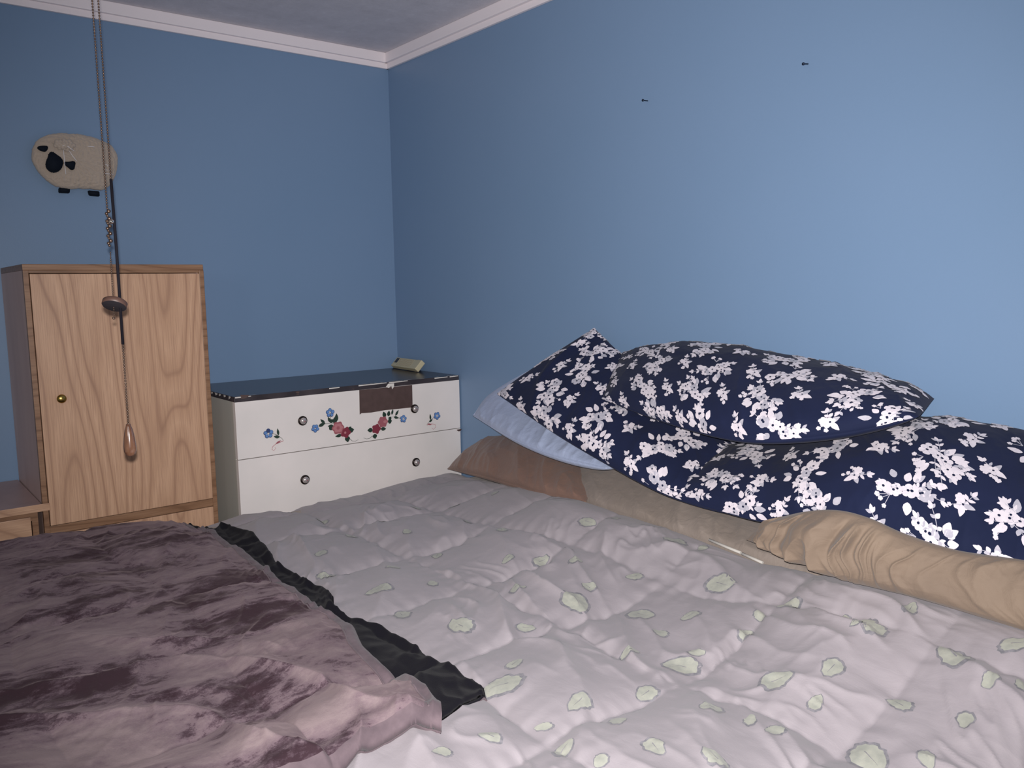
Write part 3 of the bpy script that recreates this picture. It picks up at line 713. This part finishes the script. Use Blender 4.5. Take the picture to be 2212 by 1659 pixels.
def child_world(o, par): o.data.transform(Matrix.Translation(-par.location)); o.parent = par; return o
child_world(mesh('upper_layer', Vl, F, [M_velv, M_hem, M_char], None, ci), throw)
# stitched hem line beside the edge
ys_l = np.linspace(-.60, ynear+.03, 260)
for offx, nm in ((.030, 'hem_seam'),):
    pts = []
    for y in ys_l:
        jj_ = int(round((Yb0-y)/(Yb0-ynear)*NVb)); jj_ = min(max(jj_, 0), NVb)
        row = V[jj_]; xt = row[-1, 0]-offx; zt = float(np.interp(xt, row[:, 0], row[:, 2])); pts.append((xt, y, zt+.0008))
    child_world(B().tube(pts, .0016, 6).out(nm, M_hem, None, origin=(0, 0, 0)), throw)
# charcoal under layer sticking out beyond the hem
US = [(450, 1128), (500, 1136), (540, 1152), (575, 1180), (598, 1215), (632, 1230), (660, 1245), (700, 1262), (718, 1285), (722, 1312), (765, 1330), (800, 1342), (830, 1350), (870, 1372), (905, 1390), (940, 1422), (985, 1447), (1043, 1474), (1048, 1486)]
LC = [(1048, 1488), (1022, 1502), (1000, 1527), (975, 1530), (960, 1540)]
usp = np.array([at(a, c, 2, .684) for a, c in US]); usp[:, 1] = np.minimum.accumulate(usp[:, 1]-np.arange(len(usp))*1e-5)
def ux(y): return np.interp(-y, -usp[:, 1], usp[:, 0])
NJ, NI = 360, 40
V = np.zeros((NJ+1, NI+1, 3)); yl0, yl1 = -.575, float(usp[-1, 1])-.004
for j in range(NJ+1):
    t = j/NJ; y = yl0+(yl1-yl0)*t; xe = float(ux(y)); xi_ = float(rx(max(y, ynear)))-.045
    s_ = np.linspace(0, 1, NI+1); xs = xi_+(xe-xi_)*s_
    ysr = y-.055*(1-s_)**1.0*sstep(.90, 1.0, t)
    V[j, :, 0] = xs; V[j, :, 1] = ysr
xs, ys = V[..., 0], V[..., 1]
de = (1-np.linspace(0, 1, NI+1))[None, :]*(V[:, -1:, 0]-V[:, :1, 0]); dnr = (1-np.linspace(0, 1, NJ+1))[:, None]*(yl0-yl1)
cz = comf_z(xs, np.minimum(ys, -.567))
V[..., 2] = cz+.008+(.004*np.clip(ridge(xs*9, ys*14, 71), 0, 1)+.006*np.exp(-((de-.010)/.008)**2))*sstep(0, .02, xs-np.interp(-ys, -hrp[:, 1], hrp[:, 0]))-roll(de, .008)-roll(dnr, .008)
# stay beneath the upper layer
Vl = V.reshape(-1, 3).tolist(); id3 = lambda j, i: j*(NI+1)+i
F = [(id3(j, i), id3(j+1, i), id3(j+1, i+1), id3(j, i+1)) for j in range(NJ) for i in range(NI)]; ci = [0]*len(F)
ring = [(j, 0) for j in range(NJ+1)]+[(NJ, i) for i in range(1, NI+1)]+[(j, NI) for j in range(NJ-1, -1, -1)]+[(0, i) for i in range(NI-1, 0, -1)]
prev = [id3(j, i) for j, i in ring]
for k in range(1, 6):
    q = k/5; cur = []
    for (j, i) in ring:
        p = V[j, i]; Vl.append((p[0]+(.003*math.sin(q*math.pi) if i == NI else 0), p[1]-(.003*math.sin(q*math.pi) if j == NJ else 0), p[2]-.009*q)); cur.append(len(Vl)-1)
    n_ = len(ring)
    for a in range(n_):
        F.append((prev[a], prev[(a+1) % n_], cur[(a+1) % n_], cur[a])); ci.append(1 if (k > 2 and (ring[a][0] > NJ*.55)) else 0)
    prev = cur
ul = child_world(mesh('under_layer', Vl, F, [M_char, M_hem], None, ci), throw)
ul['label'] = 'charcoal reverse side sticking out past the hem'

# ------------------------------------------------------------------ pillows
def cr(P_, t):
    """Catmull-Rom through the rows of P_ (n, ...), t in 0..1 array"""
    n = len(P_)
    if n == 2: t_ = t.reshape(-1, *([1]*(P_.ndim-1))); return P_[0]*(1-t_)+P_[1]*t_
    Q = np.concatenate([[2*P_[0]-P_[1]], P_, [2*P_[-1]-P_[-2]]]); x = np.clip(t*(n-1), 0, n-1-1e-9); i = x.astype(int); f = (x-i).reshape(-1, *([1]*(P_.ndim-1)))
    a, b_, c_, d_ = Q[i], Q[i+1], Q[i+2], Q[i+3]
    return .5*((2*b_)+(-a+c_)*f+(2*a-5*b_+4*c_-d_)*f**2+(-a+3*b_-3*c_+d_)*f**3)
def pillow(name, front, back, T, label, mat, seed, nu=200, nv=120, pa=.42, pau=None, fb=(1.0, .5), wr=1.0, wrk=None, mid=None, flor=False, cat='pillow', group=None, corner=.0, seam=None, clampx=-.012, sag=None, wdir=(7, 2.2)):
    rows = [np.array([at(a, c, 0, x) for a, c, x in front])]
    if mid: rows.append(np.array([at(a, c, 0, x) for a, c, x in mid]))
    rows.append(np.array([at(a, c, 0, x) for a, c, x in back]))
    n = max(len(r) for r in rows)
    rows = [cr(r, np.linspace(0, 1, 9)) for r in rows]
    G = np.array(rows)                                  # (v, u, 3)
    us = np.linspace(0, 1, nu+1); vs = np.linspace(0, 1, nv+1)
    # denser near edges
    us = .5-.5*np.cos(np.pi*us)*(.35)-.5*(1-2*us)*.65; vs = .5-.5*np.cos(np.pi*vs)*.35-.5*(1-2*vs)*.65
    tmp = cr(G, vs)                                     # (nv+1, 9, 3)
    M_ = np.swapaxes(cr(np.swapaxes(tmp, 0, 1), us), 0, 1)  # (nv+1, nu+1, 3)
    U, Vv = np.meshgrid(us, vs)
    du = np.gradient(M_, axis=1); dv = np.gradient(M_, axis=0)
    N = np.cross(dv, du); N /= np.linalg.norm(N, axis=-1, keepdims=True)+1e-12
    if N[nv//2, nu//2] @ np.array([-.6, -.3, .7]) < 0: N = -N
    eu = np.clip(4*U*(1-U), 0, 1); ev = np.clip(4*Vv*(1-Vv), 0, 1)
    W = T*(eu**(pau or pa))*(ev**pa)
    lu = np.linalg.norm(M_[nv//2, -1]-M_[nv//2, 0]); lv = np.linalg.norm(M_[-1, nu//2]-M_[0, nu//2])
    lu = max(lu, .3); lv = max(lv, .2)
    sx, sy = U*lu, Vv*lv
    edge = np.exp(-np.minimum(np.minimum(U, 1-U)*lu, np.minimum(Vv, 1-Vv)*lv)/.05)
    wx, wy = sx+.03*fbm(sx*5, sy*5, 2, seed), sy+.03*fbm(sx*5, sy*5, 2, seed+1)
    R1 = np.clip(ridge(wx*wdir[0]+wy*2.0, wy*wdir[1], seed+2), 0, 1)**2; R2 = np.clip(ridge(wx*wdir[0]*2.3+wy*5, wy*wdir[1]*2, seed+3), 0, 1)**2
    pk = pn(sx*42, sy*4, seed+4)*np.exp(-np.minimum(Vv, 1-Vv)*lv/.035)+pn(sy*42, sx*4, seed+5)*np.exp(-np.minimum(U, 1-U)*lu/.04)
    tap = (np.clip(eu*6, 0, 1)*np.clip(ev*6, 0, 1))
    D = wr*(.009*R1+.003*R2+.0016*pk)*tap+.001*fbm(sx*20, sy*20, 3, seed+6)*tap
    if wrk is not None: D = D+wrk(sx, sy, U, Vv)*tap*np.clip(ev*1.7, 0, 1)
    Fr = M_+N*(W*fb[0]+D)[..., None]; Bk = M_-N*(W*fb[1])[..., None]
    if sag: Fr = Fr+sag(U, Vv)[..., None]*N
    Fr[..., 0] = np.minimum(Fr[..., 0], clampx); Bk[..., 0] = np.minimum(Bk[..., 0], clampx+.002)
    nn = (nv+1)*(nu+1); Vt = Fr.reshape(-1, 3).tolist()+Bk.reshape(-1, 3).tolist(); ii = lambda j, i: j*(nu+1)+i
    F = []
    for j in range(nv):
        for i in range(nu):
            F.append((ii(j, i), ii(j, i+1), ii(j+1, i+1), ii(j+1, i)))
    k0 = len(F)
    for j in range(nv):
        for i in range(nu): F.append((nn+ii(j, i), nn+ii(j+1, i), nn+ii(j+1, i+1), nn+ii(j, i+1)))
    bd = [(j, 0) for j in range(nv+1)]+[(nv, i) for i in range(1, nu+1)]+[(j, nu) for j in range(nv-1, -1, -1)]+[(0, i) for i in range(nu-1, 0, -1)]
    L_ = len(bd)
    for a in range(L_):
        p, q = bd[a], bd[(a+1) % L_]; F.append((ii(*p), ii(*q), nn+ii(*q), nn+ii(*p)))
    ci = [0]*len(F); mats = [mat]
    if flor:
        mats = [M_navy, M_pet, M_petg, M_dot]
        # arc length tables so the print keeps its scale
        floral(Fr, us, vs, lu, lv, Vt, F, ci, seed)
    o = mesh(name, Vt, F, mats, None, ci, origin=M_.reshape(-1, 3).mean(0))
    bm = bmesh.new(); bm.from_mesh(o.data); bmesh.ops.remove_doubles(bm, verts=[v for v in bm.verts if False], dist=.0001); bm.free()
    tag(o, label, cat, group)
    if seam:
        ps = []
        for (j, i) in bd[::2]: ps.append(tuple(Fr[j, i]+N[j, i]*.001))
        o2 = B().tube(ps+[ps[0]], seam, 6).out('piping', mat, None, origin=(0, 0, 0)); o2.data.transform(Matrix.Translation(-o.location)); o2.parent = o
    return o
def floral(Fr, us, vs, lu, lv, V, F, ci, seed):
    rg = random.Random(seed*13+1)
    e1 = np.gradient(Fr, axis=1); e0 = np.gradient(Fr, axis=0); N = np.cross(e1, e0); N /= np.linalg.norm(N, axis=-1, keepdims=True)+1e-12
    if N[len(vs)//2, len(us)//2] @ np.array([-.6, -.3, .7]) < 0: N = -N
    # arc lengths
    Lu = np.concatenate([[0], np.cumsum(np.linalg.norm(np.diff(Fr[len(vs)//2], axis=0), axis=1))]); Lv = np.concatenate([[0], np.cumsum(np.linalg.norm(np.diff(Fr[:, len(us)//2], axis=0), axis=1))])
    Lu = Lu/1.32; Lv = Lv/1.32    # the print repeats at this scale
    TU, TV = Lu[-1], Lv[-1]
    def ev(s, t, off):
        s = min(max(s, .0005), TU-.0005); t = min(max(t, .0005), TV-.0005)
        x = np.interp(s, Lu, np.arange(len(us))); y = np.interp(t, Lv, np.arange(len(vs)))
        i, j = min(int(x), len(us)-2), min(int(y), len(vs)-2); f, g = x-i, y-j
        def bl(A_): return A_[j, i]*(1-f)*(1-g)+A_[j, i+1]*f*(1-g)+A_[j+1, i]*(1-f)*g+A_[j+1, i+1]*f*g
        n = bl(N); return tuple(bl(Fr)+n*(off/(np.linalg.norm(n)+1e-9)))
    lay = [0]
    def shape(c, pts, mi, fan=True):
        lay[0] += 1; off = .0010+.00004*(lay[0] % 30)
        if mi == 3: off = .0024
        if not (0.002 < c[0] < TU-.002 and .002 < c[1] < TV-.002): return
        b0 = len(V); V.append(ev(c[0], c[1], off)); n = len(pts)
        for p in pts: V.append(ev(p[0], p[1], off))
        for k in range(n): F.append((b0, b0+1+k, b0+1+(k+1) % n)); ci.append(mi)
    def leaf(x, y, a, L, W_, mi):
        pts = []
        for k in range(12):
            t = 2*math.pi*k/12; r = (math.cos(t)+1)/2
            px_ = L*r; py_ = W_*math.sin(t)*(.55+.45*math.sin(math.pi*min(1, r+.1)))
            pts.append((x+px_*math.cos(a)-py_*math.sin(a), y+px_*math.sin(a)+py_*math.cos(a)))
        shape((x+L*.5*math.cos(a), y+L*.5*math.sin(a)), pts, mi)
    def petalflower(x, y, r, mi=1, dot=True):
        ph = rg.uniform(0, 6.28); n = 30
        pts = [(x+r*(.74+.26*abs(math.cos(2.5*(t)))**.6)*math.cos(t+ph), y+r*(.74+.26*abs(math.cos(2.5*t))**.6)*math.sin(t+ph)) for t in [2*math.pi*k/n for k in range(n)]]
        shape((x, y), pts, mi)
        if dot: 
            q = r*.2; shape((x, y), [(x+q*math.cos(t), y+q*math.sin(t)) for t in [k*math.pi/4 for k in range(8)]], 3)
            for k in range(5):
                t = ph+math.pi/5+2*math.pi*k/5; leaf(x+r*.26*math.cos(t), y+r*.26*math.sin(t), t, r*.42, r*.035, 2)
    def stem(x, y, a, L):
        w_ = .00045; shape((x+L/2*math.cos(a), y+L/2*math.sin(a)), [(x-w_*math.sin(a), y+w_*math.cos(a)), (x+L*math.cos(a)-w_*math.sin(a), y+L*math.sin(a)+w_*math.cos(a)), (x+L*math.cos(a)+w_*math.sin(a), y+L*math.sin(a)-w_*math.cos(a)), (x+w_*math.sin(a), y-w_*math.cos(a))], 2)
    def twig(x, y, a, n, L):
        for k in range(n):
            stem(x, y, a, L*1.05); x += L*math.cos(a); y += L*math.sin(a)
            for sg in (1, -1): leaf(x, y, a+sg*rg.uniform(.7, 1.1), rg.uniform(.007, .011), rg.uniform(.0022, .0032), rg.choice((1, 1, 2)))
            a += rg.uniform(-.25, .25)
        leaf(x, y, a, .012, .0032, 1)
    def berries(x, y, a):
        for k in range(4):
            b_ = a+rg.uniform(-.8, .8); L = rg.uniform(.008, .02); stem(x, y, b_, L); petalflower(x+L*math.cos(b_), y+L*math.sin(b_), rg.uniform(.0032, .0045), 1, False)
    def bouquet(x, y, a):
        for k in range(5): twig(x+rg.uniform(-.012, .012)*math.cos(a), y+rg.uniform(-.012, .012)*math.sin(a), a+rg.choice((0, math.pi))+rg.uniform(-.8, .8), rg.randint(2, 3), rg.uniform(.011, .015))
        for k in range(9):
            t = rg.uniform(0, 6.28); r = rg.uniform(.012, .022); leaf(x+1.3*r*math.cos(t), y+r*math.sin(t), t+rg.uniform(-.4, .4), rg.uniform(.015, .023), rg.uniform(.0048, .0068), rg.choice((1, 1, 2)))
        for k in range(7):
            s_ = (k-3)*.0085; petalflower(x+s_*math.cos(a)+rg.uniform(-.008, .008), y+s_*math.sin(a)+rg.uniform(-.008, .008), rg.uniform(.0085, .0125), rg.choice((1, 1, 1, 2)), True)
        berries(x+.024*math.cos(a+1), y+.024*math.sin(a+1), a+1); berries(x-.024*math.cos(a+.6), y-.024*math.sin(a+.6), a+3.6)
    def small(x, y, a):
        petalflower(x, y, .0088, 1, True); petalflower(x+.011*math.cos(a+1), y+.011*math.sin(a+1), .0075, 1, False)
        twig(x, y, a, 2, .010); berries(x, y, a+2.4); leaf(x, y, a+3.6, .020, .005, 1); leaf(x, y, a-1.2, .017, .0045, 2)
    step = .079; row = 0; t = .02
    while t < TV+.02:
        s = .01+(step*.5 if row % 2 else 0); col = 0
        while s < TU+.02:
            x, y = s+rg.uniform(-.010, .010), t+rg.uniform(-.008, .008)
            (bouquet if (row+col) % 2 == 0 else small)(x, y, rg.uniform(0, 3.14))
            s += step; col += 1
        t += step*.86; row += 1

pillow('pillow', [(968, 1013, -.16), (1050, 1032, -.22), (1160, 1064, -.27), (1265, 1085, -.30)], [(1040, 950, -.05), (1120, 945, -.04), (1210, 975, -.05), (1300, 1010, -.06)], .040,
       'brown satin pillow, lowest of the heap with its corner pointing at the white dresser', M_tan, 101, fb=(1.0, 1.2), wr=.8, seam=.0022, group='bed pillows')
pillow('pillow', [(1215, 1070, -.265), (1330, 1108, -.295), (1450, 1150, -.31), (1560, 1188, -.32), (1720, 1245, -.335), (1850, 1290, -.335)], [(1235, 1000, -.08), (1350, 990, -.06), (1500, 1030, -.06), (1620, 1080, -.06), (1760, 1120, -.06), (1900, 1160, -.06)], .040,
       'taupe grey pillow lying flat between the brown satin pillow and the beige one', M_taupe, 111, fb=(.9, 1.4), wr=.8, group='bed pillows')
pillow('pillow', [(1023, 898, -.20), (1100, 945, -.28), (1190, 982, -.31), (1310, 1012, -.32)], [(1172, 785, -.045), (1290, 840, -.045), (1390, 910, -.045), (1490, 960, -.05)], .050,
       'pale blue pillow showing under the peaked navy floral pillow', M_lblue, 121, mid=[(1062, 850, -.13), (1180, 890, -.17), (1290, 930, -.18), (1400, 980, -.18)], fb=(.5, 1.3), wr=.6, seam=.0018, group='bed pillows')
pillow('pillow', [(1074, 851, -.29), (1190, 930, -.34), (1310, 1000, -.36), (1436, 1066, -.36), (1570, 1110, -.33)], [(1284, 709, -.05), (1350, 775, -.045), (1440, 850, -.045), (1540, 920, -.05), (1680, 990, -.05)], .055,
       'navy pillow with white flowers whose corner peaks highest against the wall', M_navy, 131, nu=260, nv=150, fb=(1.0, .7), wr=.7, flor=True, group='bed pillows')
def cw(sx, sy, U, V_):
    wx = sx+.05*np.sin(sy*14)+.03*fbm(sx*6, sy*6, 2, 300); k = np.exp(-((U-.22)/.20)**2)
    return (.022*np.clip(ridge(wx*14, sy*1.8, 301), 0, 1)**1.5+.010*np.clip(ridge(wx*34, sy*3, 302), 0, 1)**1.5)*(.30+k)*sstep(.015, .10, U)
pillow('pillow', [(1612, 1166, -.38), (1700, 1200, -.42), (1850, 1258, -.43), (1960, 1286, -.43), (2240, 1370, -.43), (2420, 1430, -.43)], [(1640, 1138, -.38), (1745, 1103, -.44), (1850, 1112, -.44), (1950, 1152, -.42), (2100, 1196, -.40), (2300, 1220, -.38), (2440, 1270, -.36)], .032,
       'crumpled beige pillow under the near navy floral pillow', M_beige, 141, nu=420, nv=140, fb=(1.0, .9), pau=.8, wr=.4, wrk=cw, group='bed pillows')
pillow('pillow', [(1434, 1068, -.35), (1640, 1124, -.38), (1850, 1145, -.39), (2070, 1215, -.39), (2330, 1275, -.39)], [(1570, 962, -.09), (1750, 962, -.06), (1950, 925, -.05), (2120, 925, -.05), (2340, 965, -.05)], .080,
       'large navy floral pillow lying nearest the camera on the beige one', M_navy, 151, nu=300, nv=190, fb=(1.0, .5), pa=.5, wr=.55, flor=True, group='bed pillows')
pillow('pillow', [(1300, 862, -.27), (1460, 918, -.33), (1620, 950, -.36), (1820, 935, -.33), (1985, 900, -.24)], [(1345, 762, -.05), (1500, 750, -.05), (1700, 786, -.05), (1870, 826, -.05), (2018, 861, -.07)], .070,
       'plump navy floral pillow lying on top of the heap along the wall', M_navy, 161, nu=300, nv=160, fb=(1.0, .6), pau=.62, wr=.45, flor=True, group='bed pillows')
